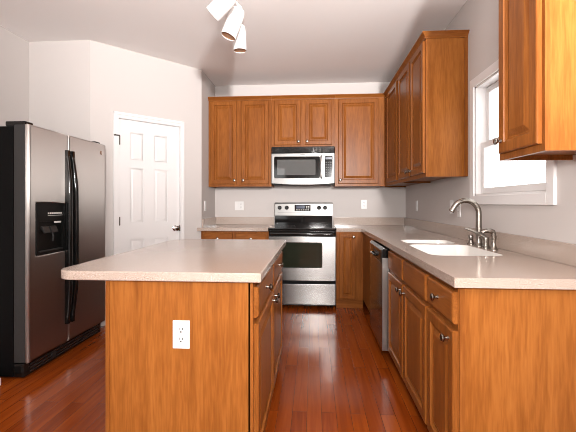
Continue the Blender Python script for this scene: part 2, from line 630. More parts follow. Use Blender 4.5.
# ------------------------------------------------------------------ cabinets
DOORP = [(0, 0), (0, 0.015), (0.0025, 0.0185), (0.006, 0.020), (0.048, 0.020), (0.050, 0.0135), (0.058, 0.0065), (0.066, 0.0065), (0.092, 0.0175), (0.094, 0.0175)]
SLIMP = [(0, 0), (0, 0.015), (0.0025, 0.0185), (0.006, 0.020), (0.040, 0.020), (0.042, 0.0135), (0.048, 0.0065), (0.054, 0.0065), (0.072, 0.0175), (0.074, 0.0175)]
DRAWP = [(0, 0), (0, 0.013), (0.004, 0.018), (0.009, 0.020), (0.010, 0.020)]
ORI = {'-y': ((1, 0, 0), (0, -1, 0)), '-x': ((0, 1, 0), (-1, 0, 0)), '+x': ((0, 1, 0), (1, 0, 0))}
_knob_mesh = {}


def knob(at, n, parent):
    """Round nickel knob: mesh shared, turned to the face's normal."""
    if 'k' not in _knob_mesh:
        q = MB()
        q.lathe([(0.0085, 0), (0.0085, 0.002), (0.0055, 0.005), (0.005, 0.013), (0.0095, 0.017), (0.0155, 0.021), (0.0165, 0.025), (0.014, 0.029), (0.007, 0.0315)], (0, 0, 0), (0, 0, 1), 20)
        o = q.build('knob', NICKEL)
        _knob_mesh['k'] = o.data
        # build() moved the base to z=0 already
        bpy.data.objects.remove(o)
    o = bpy.data.objects.new('knob', _knob_mesh['k'])
    COL.objects.link(o)
    o.rotation_euler = Vector(n).to_track_quat('Z', 'Y').to_euler()
    o.location = Vector(at) - wloc(parent)
    o.parent = parent
    return o


def front(kind, ori, face, a0, a1, z0, z1, parent, knob_at=None):
    """Door or drawer front on a cabinet face. a0..a1 runs along the face."""
    U, N = ORI[ori]
    org = (a0, face, z0) if ori == '-y' else (face, a0, z0)
    q = MB()
    p = DRAWP if kind == 'drawer' or kind == 'false_drawer_front' else (DOORP if a1 - a0 > 0.24 else SLIMP)
    q.rings(org, U, (0, 0, 1), N, a1 - a0, z1 - z0, p)
    mat = WV if kind == 'door' else (WX if ori == '-y' else WY)
    o = q.build(kind, mat, parent, 9)
    if knob_at:
        a, z = knob_at
        c = Vector((a, face, z)) if ori == '-y' else Vector((face, a, z))
        knob(c + Vector(N) * 0.0195, N, o)
    return o


FT = 0.019   # face-frame thickness


def frame(ori, face, a0, a1, z0, z1, openings, parent, mat=None):
    """Face frame: slab with openings; `face` is its front plane."""
    if ori == '-y':
        xf = Matrix(((1, 0, 0, 0), (0, 0, -1, 0), (0, 1, 0, 0), (0, 0, 0, 1)))
        q = MB(xf)
        d0, d1 = -(face + FT), -face
    else:
        xf = Matrix(((0, 0, 1, 0), (1, 0, 0, 0), (0, 1, 0, 0), (0, 0, 0, 1)))
        q = MB(xf)
        d0, d1 = (face, face + FT) if ori == '-x' else (face - FT, face)
    q.sheet([(a0, z0), (a1, z0), (a1, z1), (a0, z1)], [[(b0, c0), (b1, c0), (b1, c1), (b0, c1)] for b0, b1, c0, c1 in openings], d0, d1)
    return q.build('face_frame', mat or WV, parent)


def carcass(x0, x1, y0, y1, z0, z1, parent, mat=WPAN, recess=0.0, open_side=None):
    q = MB()
    t = 0.016
    q.box(x0, x1, y0, y1, z0 + recess, z1)
    if recess:   # sides hang below the recessed bottom
        if open_side in ('-y',):
            q.box(x0, x0 + t, y0, y1, z0, z0 + recess).box(x1 - t, x1, y0, y1, z0, z0 + recess)
        else:
            q.box(x0, x1, y0, y0 + t, z0, z0 + recess).box(x0, x1, y1 - t, y1, z0, z0 + recess)
    return q.build('carcass', mat, parent)


def crown(pts, out, z0, z1, parent, mat):
    """Crown moulding along a polyline; `out` = list of outward offsets at each point (2D)."""
    prof = [(0.0, z0), (0.006, z0), (0.008, z0 + 0.010), (0.014, z0 + 0.018), (0.024, z0 + 0.028), (0.030, z1 - 0.010), (0.034, z1 - 0.008), (0.034, z1), (0.0, z1)]
    t = bmesh.new()
    rows = []
    for (x, y), (ox, oy) in zip(pts, out):
        rows.append([t.verts.new((x + ox * d, y + oy * d, z)) for d, z in prof])
    n = len(prof)
    for a, b in zip(rows, rows[1:]):
        for k in range(n):
            t.faces.new((a[k], a[(k + 1) % n], b[(k + 1) % n], b[k]))
    t.faces.new(rows[0][::-1])
    t.faces.new(rows[-1])
    bmesh.ops.recalc_face_normals(t, faces=t.faces)
    q = MB()
    q._merge(t)
    return q.build('crown_moulding', mat, parent)


UF = YB - 0.315          # face plane of the uppers on the back wall
UZ0, UZ1, CZ = 1.402, 2.469, 2.514
G_UP = 'maple upper cabinets'
# -- upper left pair
c = thing('upper_cabinet', 'tall two-door maple wall cabinet left of the microwave', 'cabinet', (-0.918, YB, UZ0), G_UP)
carcass(-1.308, -0.519, UF + FT, YB, UZ0, UZ1, c, recess=0.014, open_side='-y')
frame('-y', UF, -1.308, -0.519, UZ0, UZ1, [(-1.27, -0.965, 1.45, 2.44), (-0.88, -0.565, 1.45, 2.44)], c)
front('door', '-y', UF, -1.281, -0.952, 1.434, 2.458, c, (-0.976, 1.478))
front('door', '-y', UF, -0.892, -0.553, 1.434, 2.458, c, (-0.866, 1.478))
crown([(-1.309, UF), (-0.519, UF)], [(0, -1), (0, -1)], UZ1, CZ, c, WX)
# -- over the microwave
c = thing('upper_cabinet', 'short two-door maple wall cabinet directly above the microwave', 'cabinet', (-0.131, YB, 1.885), G_UP)
carcass(-0.518, 0.256, UF + FT, YB, 1.885, UZ1, c)
frame('-y', UF, -0.518, 0.256, 1.885, UZ1, [(-0.47, -0.17, 1.93, 2.44), (-0.095, 0.21, 1.93, 2.44)], c)
front('door', '-y', UF, -0.481, -0.160, 1.910, 2.458, c, (-0.184, 1.95))
front('door', '-y', UF, -0.106, 0.222, 1.910, 2.458, c, (-0.079, 1.95))
crown([(-0.518, UF), (0.256, UF)], [(0, -1), (0, -1)], UZ1, CZ, c, WX)
# -- right of the microwave
XU = 0.866
c = thing('upper_cabinet', 'single-door maple wall cabinet between microwave and the corner', 'cabinet', (0.56, YB, UZ0), G_UP)
carcass(0.257, XU - 0.001, UF + FT, YB, UZ0, UZ1, c, recess=0.014, open_side='-y')
frame('-y', UF, 0.257, XU - 0.001, UZ0, UZ1, [(0.31, 0.77, 1.45, 2.44)], c)
front('door', '-y', UF, 0.298, 0.776, 1.434, 2.458, c, (0.322, 1.478))
crown([(0.257, UF), (XU - 0.001, UF)], [(0, -1), (-1, -1)], UZ1, CZ, c, WX)
# -- corner single on the right wall
c = thing('upper_cabinet', 'single-door corner maple wall cabinet on the window wall, farthest from the window', 'cabinet', (1.02, 4.33, UZ0), G_UP)
carcass(XU + FT, XR, 3.831, YB, UZ0, UZ1, c, recess=0.014)
frame('-x', XU, 3.831, UF - 0.001, UZ0, UZ1, [(3.90, 4.36, 1.45, 2.44)], c)
front('door', '-x', XU, 3.872, 4.385, 1.434, 2.458, c)
crown([(XU, 3.831), (XU, UF)], [(-1, 0), (-1, -1)], UZ1, CZ, c, WY)
# -- two-door on the right wall
YE = 2.9275
c = thing('upper_cabinet', 'two-door maple wall cabinet with bare end panel left of the window', 'cabinet', (1.02, 3.38, UZ0), G_UP)
carcass(XU + FT, XR - 0.012, YE, 3.829, UZ0, UZ1, c, recess=0.014)
frame('-x', XU, YE, 3.829, UZ0, UZ1, [(2.97, 3.31, 1.45, 2.44), (3.39, 3.78, 1.45, 2.44)], c)
front('door', '-x', XU, 2.945, 3.322, 1.434, 2.458, c, (3.296, 1.478))
front('door', '-x', XU, 3.368, 3.790, 1.434, 2.458, c, (3.394, 1.478))
crown([(XR, YE), (XU, YE), (XU, 3.829)], [(0, -1), (-1, -1), (-1, 0)], UZ1, CZ, c, WX)
MB().box(XR - 0.024, XR, YE - 0.006, YE + 0.02, UZ0, UZ1, 0.002).build('scribe_strip', WV, c)
# -- nearest, right of the window
c = thing('upper_cabinet', 'single-door maple wall cabinet right of the window, nearest the viewer', 'cabinet', (1.02, 1.62, 1.40), G_UP)
carcass(XU + FT, XR, 1.452, 1.790, 1.395, UZ1, c, recess=0.022)
frame('-x', XU, 1.452, 1.790, 1.395, UZ1, [(1.50, 1.75, 1.45, 2.44)], c)
front('door', '-x', XU, 1.470, 1.765, 1.424, 2.458, c, (1.738, 1.478))
crown([(XR, 1.452), (XU, 1.452), (XU, 1.790), (XR, 1.790)], [(0, -1), (-1, -1), (-1, 1), (0, 1)], UZ1, CZ, c, WX)

# -- base cabinets
BZ, TK = 0.875, 0.102
BF = YB - 0.620          # frame plane of the back bases
BXF = 0.560              # frame plane of the right-hand bases
G_LO = 'maple base cabinets'


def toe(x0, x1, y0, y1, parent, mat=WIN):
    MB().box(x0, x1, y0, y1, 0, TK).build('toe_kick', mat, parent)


c = thing('base_cabinet', 'maple base cabinet with two drawers left of the stove', 'cabinet', (-0.915, 4.5, 0), G_LO)
carcass(-1.308, -0.517, BF + FT, YB, TK, BZ, c)
frame('-y', BF, -1.308, -0.517, TK, BZ, [(-1.265, -0.945, 0.735, 0.845), (-0.885, -0.555, 0.735, 0.845), (-1.265, -0.945, 0.14, 0.69), (-0.885, -0.555, 0.14, 0.69)], c)
front('drawer', '-y', BF, -1.279, -0.935, 0.725, 0.850, c, (-1.107, 0.788))
front('drawer', '-y', BF, -0.897, -0.545, 0.725, 0.850, c, (-0.719, 0.788))
front('door', '-y', BF, -1.279, -0.935, 0.125, 0.695, c, (-0.965, 0.655))
front('door', '-y', BF, -0.897, -0.545, 0.125, 0.695, c, (-0.867, 0.655))
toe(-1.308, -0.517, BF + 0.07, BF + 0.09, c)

c = thing('base_cabinet', 'narrow single-door maple base cabinet right of the stove', 'cabinet', (0.40, 4.5, 0), G_LO)
carcass(0.256, BXF - 0.001, BF + FT, YB, TK, BZ, c)
frame('-y', BF, 0.256, BXF - 0.001, TK, BZ, [(0.30, 0.465, 0.13, 0.85)], c)
front('door', '-y', BF, 0.288, 0.476, 0.115, 0.858, c, (0.449, 0.818))
toe(0.256, BXF - 0.001, BF + 0.03, BF + 0.05, c, WX)

c = thing('base_cabinet', 'plain maple corner base cabinet beyond the dishwasher', 'cabinet', (0.87, 4.1, 0), G_LO)
carcass(BXF + FT, XR, 3.392, YB, TK, BZ, c)
frame('-x', BXF, 3.392, BF + FT, TK, BZ, [], c)
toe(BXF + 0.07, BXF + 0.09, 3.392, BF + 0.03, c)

c = thing('base_cabinet', 'maple sink base cabinet with two doors and two false drawer fronts', 'cabinet', (0.87, 2.31, 0), G_LO)
carcass(BXF + FT, XR, 1.831, 2.766, TK, 0.66, c)
frame('-x', BXF, 1.831, 2.766, TK, BZ, [(1.88, 2.27, 0.735, 0.845), (2.34, 2.73, 0.735, 0.845), (1.88, 2.27, 0.14, 0.69), (2.34, 2.73, 0.14, 0.69)], c)
front('false_drawer_front', '-x', BXF, 1.842, 2.285, 0.722, 0.850, c)
front('false_drawer_front', '-x', BXF, 2.315, 2.742, 0.722, 0.850, c)
front('door', '-x', BXF, 1.842, 2.285, 0.120, 0.697, c, (2.255, 0.658))
front('door', '-x', BXF, 2.315, 2.742, 0.120, 0.697, c, (2.347, 0.658))
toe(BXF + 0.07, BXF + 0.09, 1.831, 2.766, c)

c = thing('base_cabinet', 'maple base cabinet with one drawer, one door and wide end panel at counter end', 'cabinet', (0.87, 1.66, 0), G_LO)
carcass(BXF + FT, XR, 1.492, 1.829, TK, BZ, c)
frame('-x', BXF, 1.478, 1.829, TK, BZ, [(1.52, 1.80, 0.735, 0.845), (1.52, 1.80, 0.14, 0.69)], c)
front('drawer', '-x', BXF, 1.484, 1.812, 0.725, 0.850, c, (1.655, 0.788))
front('door', '-x', BXF, 1.484, 1.812, 0.120, 0.697, c, (1.530, 0.655))
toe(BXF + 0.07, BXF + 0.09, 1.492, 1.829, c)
q = MB()
q.box(BXF + 0.004, XR, 1.474, 1.4915, 0, BZ)
q.build('end_panel', WPAN, c)
MB().box(BXF + 0.004, BXF + 0.022, 1.471, 1.474, 0, BZ).build('corner_bead', WV, c)

# -- island
IX0, IX1, IY0, IY1 = -0.866, -0.248, 1.500, 2.845
c = thing('kitchen_island', 'maple island base with flat end panel, drawers and doors on its right side', 'island', ((IX0 + IX1) / 2, (IY0 + IY1) / 2, 0))
q = MB()
q.box(IX0 + 0.001, IX1 - FT, IY0 + 0.014, IY1, TK, BZ)
q.build('carcass', WPAN, c)
MB().box(IX0, IX1 - 0.012, IY0, IY0 + 0.0135, 0, BZ).build('end_panel', WPAN, c)
q = MB()
q.box(IX0 - 0.006, IX0 + 0.012, IY0 - 0.006, IY0, 0, BZ, 0.002)
q.build('corner_bead', WV, c)
frame('+x', IX1, IY0, IY1, TK, BZ, [(1.56, 2.07, 0.735, 0.845), (2.14, 2.66, 0.735, 0.845), (1.56, 2.07, 0.14, 0.69), (2.14, 2.66, 0.14, 0.69)], c)
front('drawer', '+x', IX1, 1.522, 2.092, 0.722, 0.850, c, (1.765, 0.795))
front('drawer', '+x', IX1, 2.118, 2.700, 0.722, 0.850, c, (2.40, 0.795))
front('door', '+x', IX1, 1.522, 2.092, 0.120, 0.697, c, (2.055, 0.655))
front('door', '+x', IX1, 2.118, 2.700, 0.120, 0.697, c, (2.160, 0.655))
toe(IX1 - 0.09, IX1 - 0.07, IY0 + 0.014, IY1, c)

# ------------------------------------------------------------------ worktops
CT = 0.914
t_ = MB().sheet(rrect(-1.098, -0.212, 1.479, 2.868, [0.085, 0.006, 0.02, 0.15], 8), [], BZ, CT, 0.006).build('island_worktop', CTR)
tag(t_, 'speckled beige worktop with rounded left corners on the island', 'worktop')

c = thing('worktop', 'short beige speckled worktop with backsplash left of the stove', 'worktop', (-0.915, 4.5, BZ))
MB().sheet([(-1.309, YB), (-1.309, 4.205), (-1.345, 4.205), (-1.345, 4.186), (-0.519, 4.186), (-0.519, YB)][::-1], [], BZ, CT, 0.005).build('slab', CTR, c)
q = MB()
q.box(-1.309, -0.519, YB - 0.02, YB, CT, CT + 0.10, 0.003).box(-1.309, -1.290, 4.256, YB - 0.02, CT, CT + 0.10, 0.003)
q.build('backsplash', CTR, c)

bowl_near = (0.640, 1.035, 2.055, 2.600)
bowl_far = (0.660, 1.010, 2.665, 2.930)
c = thing('worktop', 'long beige speckled L-shaped worktop with backsplash along the window wall', 'worktop', (0.87, 3.0, BZ))
XC = 0.5345
MB().sheet([(XC, 1.448), (XR, 1.448), (XR, YB), (0.256, YB), (0.256, 4.2036), (XC, 4.2036)],
           [rrect(b_[0] - 0.002, b_[1] + 0.002, b_[2] - 0.002, b_[3] + 0.002, 0.072, 6) for b_ in (bowl_near, bowl_far)], BZ, CT, 0.0012).build('slab', CTR, c)
q = MB()
q.box(XR - 0.02, XR, 1.448, YB, CT, CT + 0.10, 0.003).box(0.256, XR - 0.02, YB - 0.02, YB, CT, CT + 0.10, 0.003)
q.build('backsplash', CTR, c)


# sink: two white bowls hung under the slab
def bowl(x0, x1, y0, y1, depth, parent):
    t = bmesh.new()
    lv = [(-0.0015, CT - 0.001), (0.002, CT - 0.001), (0.006, CT - 0.006), (0.008, BZ - 0.02), (0.012, BZ - depth + 0.05), (0.028, BZ - depth + 0.012), (0.06, BZ - depth)]
    prev = None
    for ins, z in lv:
        r = [t.verts.new((a, b, z)) for a, b in rrect(x0 + ins, x1 - ins, y0 + ins, y1 - ins, 0.07, 6)]
        if prev:
            for k in range(len(r)):
                t.faces.new((prev[k], prev[(k + 1) % len(r)], r[(k + 1) % len(r)], r[k]))
        prev = r
    t.faces.new(prev)
    # outer skin gives the bowl its thickness
    prev2 = None
    for ins, z in [(-0.0015, CT - 0.001), (-0.0015, BZ - 0.012), (0.002, BZ - depth + 0.05), (0.02, BZ - depth - 0.008)]:
        r = [t.verts.new((a, b, z)) for a, b in rrect(x0 + ins, x1 - ins, y0 + ins, y1 - ins, 0.07, 6)]
        if prev2:
            for k in range(len(r)):
                t.faces.new((prev2[k], r[k], r[(k + 1) % len(r)], prev2[(k + 1) % len(r)]))
        prev2 = r
    t.faces.new(prev2[::-1])
    bmesh.ops.remove_doubles(t, verts=t.verts, dist=1e-5)
    bmesh.ops.recalc_face_normals(t, faces=t.faces)
    q = MB()
    q._merge(t)
    o = q.build('bowl', SINK, parent, 50)
    cx, cy = (x0 + x1) / 2, (y0 + y1) / 2
    d = MB().lathe([(0.045, 0.001), (0.043, 0.004), (0.032, 0.003), (0.02, 0.002)], (cx, cy, BZ - depth), (0, 0, 1), 24)
    d.build('drain', STEEL_L, o)


c = thing('sink', 'white double-bowl undermount sink set in the worktop under the window', 'sink', (0.85, 2.5, BZ))
bowl(*bowl_near, 0.17, c)
bowl(*bowl_far, 0.10, c)

# faucet set
c = thing('faucet', 'brushed nickel gooseneck faucet with side lever behind the sink', 'faucet', (1.09, 2.53, CT))
q = MB()
q.lathe([(0.027, 0), (0.027, 0.006), (0.022, 0.012), (0.018, 0.03), (0.0175, 0.06)], (1.09, 2.53, CT), (0, 0, 1), 24)
q.build('base', NICKEL, c)
pts, rad = [], []
for k in range(6):
    pts.append((1.09, 2.53, CT + 0.05 + k * 0.032))
    rad.append(0.0195 - 0.0003 * k)
for k in range(1, 19):
    a = PI * 0.83 * k / 18
    pts.append((1.09 - 0.085 * (1 - math.cos(a)), 2.53, 1.130 + 0.085 * math.sin(a)))
    rad.append(0.018 - 0.0001 * k)
a = PI * 0.83
tdir = Vector((-math.sin(a), 0, math.cos(a)))
for k in range(1, 4):
    pts.append(tuple(Vector(pts[-1]) + tdir * 0.012))
    rad.append(0.0162 + 0.0006 * k)
q = MB()
q.tube(pts, rad, 18)
q.build('spout', NICKEL, c)
q = MB()
q.lathe([(0.026, 0), (0.026, 0.006), (0.020, 0.013), (0.018, 0.04), (0.021, 0.055), (0.018, 0.068), (0.006, 0.074)], (1.085, 2.42, CT), (0, 0, 1), 24)
q.build('lever_base', NICKEL, c)
q = MB()
lp = [(1.088, 2.42, 0.968), (1.072, 2.422, 0.985), (1.045, 2.425, 1.004), (1.015, 2.428, 1.018), (0.985, 2.431, 1.029), (0.962, 2.433, 1.036)]
q.tube(lp, [0.015, 0.0145, 0.0115, 0.0095, 0.0085, 0.0075], 14, 1.25, (0, 1, 0))
q.build('lever', NICKEL, c)
c = thing('side_sprayer', 'short brushed nickel sprayer stub on far side of the gooseneck faucet', 'faucet sprayer', (1.08, 2.63, CT))
q = MB()
q.lathe([(0.024, 0), (0.024, 0.006), (0.018, 0.012), (0.017, 0.030)], (1.08, 2.63, CT), (0, 0, 1), 24)
q.build('base', NICKEL, c)
MB().lathe([(0.014, 0.030), (0.0165, 0.040), (0.0165, 0.058), (0.012, 0.066)], (1.08, 2.63, CT), (0, 0, 1), 24).build('spray_head', NICKEL, c)
c = thing('soap_dispenser', 'brushed nickel soap pump with bent nozzle nearest on the sink deck', 'soap dispenser', (1.085, 2.318, CT))
q = MB()
q.lathe([(0.024, 0), (0.024, 0.005), (0.019, 0.012), (0.013, 0.035), (0.012, 0.055), (0.016, 0.066), (0.017, 0.085), (0.014, 0.09)], (1.085, 2.318, CT), (0, 0, 1), 24)
q.build('body', NICKEL, c)
q = MB()
q.tube([(1.085, 2.318, 0.998), (1.085, 2.318, 1.014), (1.080, 2.318, 1.024), (1.068, 2.318, 1.029), (1.045, 2.319, 1.030), (1.028, 2.32, 1.027), (1.020, 2.32, 1.019)], [0.013, 0.0145, 0.016, 0.0155, 0.014, 0.013, 0.0115], 14)
q.build('nozzle', NICKEL, c)

# ------------------------------------------------------------------ dishwasher
c = thing('dishwasher', 'dishwasher with black control strip and steel door under the counter', 'dishwasher', (0.85, 3.08, 0))
MB().box(0.56, XR - 0.02, 2.772, 3.388, 0.09, 0.750).build('tub', CHAR, c)
q = MB()
q.box(0.506, 0.558, 2.778, 3.384, 0.105, 0.755, 0.004)
q.build('door', STEEL_D, c)
MB().box(0.5065, 0.557, 2.7725, 2.7785, 0.107, 0.790, 0.002).build('door_edge', STEEL_L, c)
q = MB()
q.prism([(0.503, 0.760), (0.558, 0.760), (0.558, 0.866), (0.520, 0.866), (0.504, 0.845)], 2.778, 3.384, 'y', 0.003)
pn = q.build('control_panel', BLACK, c)
q = MB()
for k in range(6):
    q.box(0.5020, 0.5035, 2.90 + k * 0.045, 2.925 + k * 0.045, 0.806, 0.820)
q.build('button', CHAR, pn)
q = MB()
q.tube([(0.503, 3.02, 0.781), (0.490, 3.03, 0.782), (0.488, 3.08, 0.782), (0.488, 3.14, 0.782), (0.490, 3.19, 0.782), (0.503, 3.20, 0.781)], 0.008, 10)
q.build('latch_handle', BLACK, pn)
MB().box(0.62, 0.64, 2.778, 3.384, 0.0, 0.09).build('toe_panel', BLACKM, c)

# ------------------------------------------------------------------ range
RX0, RX1, RF = -0.513, 0.249, 4.190
rx = (RX0 + RX1) / 2
c = thing('stove', 'stainless steel electric stove with black glass top and oven door', 'stove', (rx, 4.5, 0))
MB().box(RX0 + 0.004, RX1 - 0.004, RF + 0.02, YB - 0.03, 0.035, 0.888).build('body', CHAR, c)
q = MB()
for x in (RX0 + 0.05, RX1 - 0.05):
    for y in (RF + 0.09, YB - 0.1):
        q2 = MB().lathe([(0.02, 0), (0.016, 0.036)], (x, y, 0), (0, 0, 1), 12)
        q2.build('foot', BLACKM, c)
q = MB()
q.box(RX0 - 0.002, RX1 + 0.002, RF - 0.010, YB - 0.085, 0.888, 0.916, 0.007, 3)
top = q.build('cooktop', GLASSB, c)
for (x, y, r) in ((rx - 0.18, 4.36, 0.105), (rx + 0.18, 4.36, 0.08), (rx - 0.18, 4.62, 0.075), (rx + 0.18, 4.62, 0.105)):
    MB().lathe([(r, 0.9161), (r, 0.9164), (r - 0.004, 0.9164), (r - 0.004, 0.9161)], (x, y, 0), (0, 0, 1), 40, cap=False).build('burner_ring', CHAR, top)
q = MB()   # black vent band under the cooktop
q.box(RX0 + 0.002, RX1 - 0.002, RF - 0.004, RF + 0.02, 0.826, 0.886, 0.006)
q.build('vent_band', BLACK, c)
q = MB()   # oven door with window opening
xf = Matrix(((1, 0, 0, 0), (0, 0, -1, 0), (0, 1, 0, 0), (0, 0, 0, 1)))
q = MB(xf)
q.sheet([(RX0 + 0.003, 0.322), (RX1 - 0.003, 0.322), (RX1 - 0.003, 0.820), (RX0 + 0.003, 0.820)], [rrect(rx - 0.226, rx + 0.226, 0.468, 0.752, 0.02, 4)], -(RF + 0.019), -(RF - 0.020), 0.004)
dr = q.build('oven_door', STEEL, c)
MB().box(rx - 0.232, rx + 0.232, RF - 0.012, RF - 0.006, 0.462, 0.758).build('oven_window', OVENGL, dr)
q = MB()
q.tube([(RX0 + 0.03, RF - 0.018, 0.848), (RX0 + 0.035, RF - 0.046, 0.850), (RX0 + 0.06, RF - 0.052, 0.851), (rx, RF - 0.056, 0.852), (RX1 - 0.06, RF - 0.052, 0.851), (RX1 - 0.035, RF - 0.046, 0.850), (RX1 - 0.03, RF - 0.018, 0.848)], 0.0155, 12, 1.2, (0, 0, 1))
q.build('oven_handle', BLACK, c)
q = MB()
q.box(RX0 + 0.003, RX1 - 0.003, RF - 0.016, RF + 0.02, 0.052, 0.284, 0.005)
q.build('storage_drawer', STEEL, c)
q = MB()
q.box(RX0 + 0.006, RX1 - 0.006, RF - 0.004, RF + 0.02, 0.285, 0.320)
q.build('drawer_gap_trim', BLACKM, c)
# backguard
q = MB()
q.prism([(YB - 0.078, 0.914), (YB - 0.028, 0.914), (YB - 0.028, 1.035), (YB - 0.078, 1.035)], RX0 + 0.012, RX1 - 0.012, 'x', 0.002)
q.build('backguard_riser', GLASSB, c)
q = MB()
q.prism([(YB - 0.080, 1.036), (YB - 0.028, 1.036), (YB - 0.028, 1.196), (YB - 0.040, 1.206), (YB - 0.056, 1.204), (YB - 0.068, 1.190)], RX0 + 0.006, RX1 - 0.006, 'x', 0.003)
bg = q.build('control_panel', STEEL_P, c)
py = lambda z: YB - 0.080 + (z - 1.036) / 0.154 * 0.012
for x in (-0.440, -0.348, 0.068, 0.146):
    q = MB()
    nrm = Vector((0, -1, 0.078)).normalized()
    q.lathe([(0.026, 0), (0.026, 0.004), (0.020, 0.007), (0.018, 0.022), (0.015, 0.025)], (x, py(1.138) + 0.0005, 1.138), nrm, 24)
    q.box(x - 0.003, x + 0.003, py(1.138) - 0.032, py(1.138) - 0.020, 1.124, 1.156, 0.001)
    q.build('control_knob', BLACK, bg)
q = MB()
q.box(-0.246, -0.040, py(1.135) - 0.004, py(1.135) + 0.004, 1.096, 1.174, 0.002)
dp = q.build('display', BLACK, bg)
MB().box(-0.225, -0.115, py(1.135) - 0.0052, py(1.135) - 0.0035, 1.128, 1.166).build('lcd', DISP, dp)
for k in range(6):
    MB().box(-0.224 + k * 0.029, -0.208 + k * 0.029, py(1.135) - 0.0056, py(1.135) - 0.0035, 1.105, 1.116).build('button', INK, dp)
for k in range(4):
    MB().box(-0.100 + (k % 2) * 0.026, -0.082 + (k % 2) * 0.026, py(1.135) - 0.0056, py(1.135) - 0.0035, 1.130 + (k // 2) * 0.017, 1.142 + (k // 2) * 0.017).build('button', INK, dp)
q = MB()
q.box(RX0 + 0.05, RX1 - 0.05, py(1.075) - 0.003, py(1.075) + 0.003, 1.070, 1.0745)
q.build('trim_line', CHAR, bg)
MB().box(rx - 0.022, rx + 0.022, py(1.058) - 0.0015, py(1.058) + 0.003, 1.053, 1.060).build('badge', CHAR, bg)

# ------------------------------------------------------------------ microwave
MF = YB - 0.40
c = thing('microwave', 'stainless over-the-range microwave hung beneath the short wall cabinet', 'microwave', (rx, 4.6, 1.414))
MB().box(RX0 + 0.003, RX1 - 0.003, MF + 0.04, YB, 1.430, 1.884).build('case', BLACKM, c)
q = MB()
q.box(RX0 + 0.002, RX1 - 0.002, MF + 0.012, MF + 0.045, 1.800, 1.876, 0.004)
for k in range(5):
    q.box(RX0 + 0.06, RX1 - 0.06, MF + 0.007, MF + 0.02, 1.812 + k * 0.012, 1.818 + k * 0.012, 0.001)
q.build('vent_grille', BLACK, c)


def bowed(x0, x1, ztop, zb, zmid, n=14):
    out = [(x0, ztop)]
    for k in range(n + 1):
        x = x0 + (x1 - x0) * k / n
        u = (x - rx) / (0.381)
        out.append((x, zmid + (zb - zmid) * u * u))
    out.append((x1, ztop))
    return out


xs = 0.098
q = MB(xf)
o2 = bowed(RX0 + 0.002, xs, 1.797, 1.436, 1.418)
q.sheet(o2, [rrect(-0.477, 0.072, 1.500, 1.757, 0.016, 4)], -(MF + 0.04), -MF, 0.004)
dr = q.build('door', STEEL_P, c)
MB().box(-0.484, 0.079, MF + 0.008, MF + 0.014, 1.492, 1.764).build('window_frame', BLACK, dr)
MB(xf).sheet(rrect(-0.440, 0.022, 1.536, 1.722, 0.012, 4), [], -(MF + 0.008), -(MF + 0.005)).build('window_glass', MWGL, dr)
q = MB(xf)
q.sheet(bowed(xs + 0.002, RX1 - 0.002, 1.797, 1.436, 1.418), [], -(MF + 0.04), -MF, 0.003)
cp = q.build('control_panel', STEEL_P, c)
MB(xf).sheet(rrect(0.131, 0.226, 1.504, 1.760, 0.006, 3), [], -MF, -(MF - 0.004)).build('keypad', BLACK, cp)
MB().box(0.140, 0.216, MF - 0.0055, MF - 0.003, 1.722, 1.748).build('display', DISP, cp)
for r_ in range(6):
    for k in range(3):
        MB().box(0.143 + k * 0.026, 0.160 + k * 0.026, MF - 0.0052, MF - 0.003, 1.530 + r_ * 0.030, 1.541 + r_ * 0.030).build('key', CHAR, cp)
q = MB()
q.tube([(0.090, MF + 0.002, 1.500), (0.090, MF - 0.022, 1.512), (0.090, MF - 0.030, 1.56), (0.090, MF - 0.032, 1.63), (0.090, MF - 0.030, 1.70), (0.090, MF - 0.022, 1.748), (0.090, MF + 0.002, 1.760)], 0.011, 12)
q.build('door_handle', STEEL_L, dr)
MB().box(rx - 0.03, rx + 0.03, MF - 0.0012, MF + 0.002, 1.776, 1.784).build('badge', CHAR, dr)
for x in (RX0 + 0.075, RX1 - 0.075):
    MB().box(x - 0.055, x + 0.055, MF + 0.05, MF + 0.20, 1.420, 1.430).build('grease_filter', BLACKM, c)

# ------------------------------------------------------------------ refrigerator
FX = -1.920
FY0, FYS, FY1 = 2.372, 2.776, 3.296
c = thing('refrigerator', 'stainless side-by-side refrigerator with black sides, handles and water dispenser', 'refrigerator', (-2.32, 2.83, 0))
MB().box(-2.70, -2.035, FY0 + 0.004, FY1 - 0.004, 0.015, 1.722, 0.006).build('body', BLACKM, c)


def fridge_door(y0, y1, nm, hole=None):
    z0, z1 = 0.112, 1.735
    q = MB()
    q.box(-2.030, -1.952, y0 + 0.001, y1 - 0.001, z0, z1 - 0.004, 0.006)
    d = q.build(nm, CHAR, c)
    xfx = Matrix(((0, 0, 1, 0), (1, 0, 0, 0), (0, 1, 0, 0), (0, 0, 0, 1)))
    q = MB(xfx)
    q.sheet(rrect(y0, y1, z0, z1, 0.004, 2), [hole] if hole else [], -1.954, FX, 0.014)
    q.build('steel_skin', STEEL_F, d)
    return d


DH = (2.440, 2.725, 0.835, 1.195)
d1 = fridge_door(FY0, FYS - 0.003, 'freezer_door', rrect(*DH, 0.004, 2))
d2 = fridge_door(FYS + 0.003, FY1, 'fridge_door')


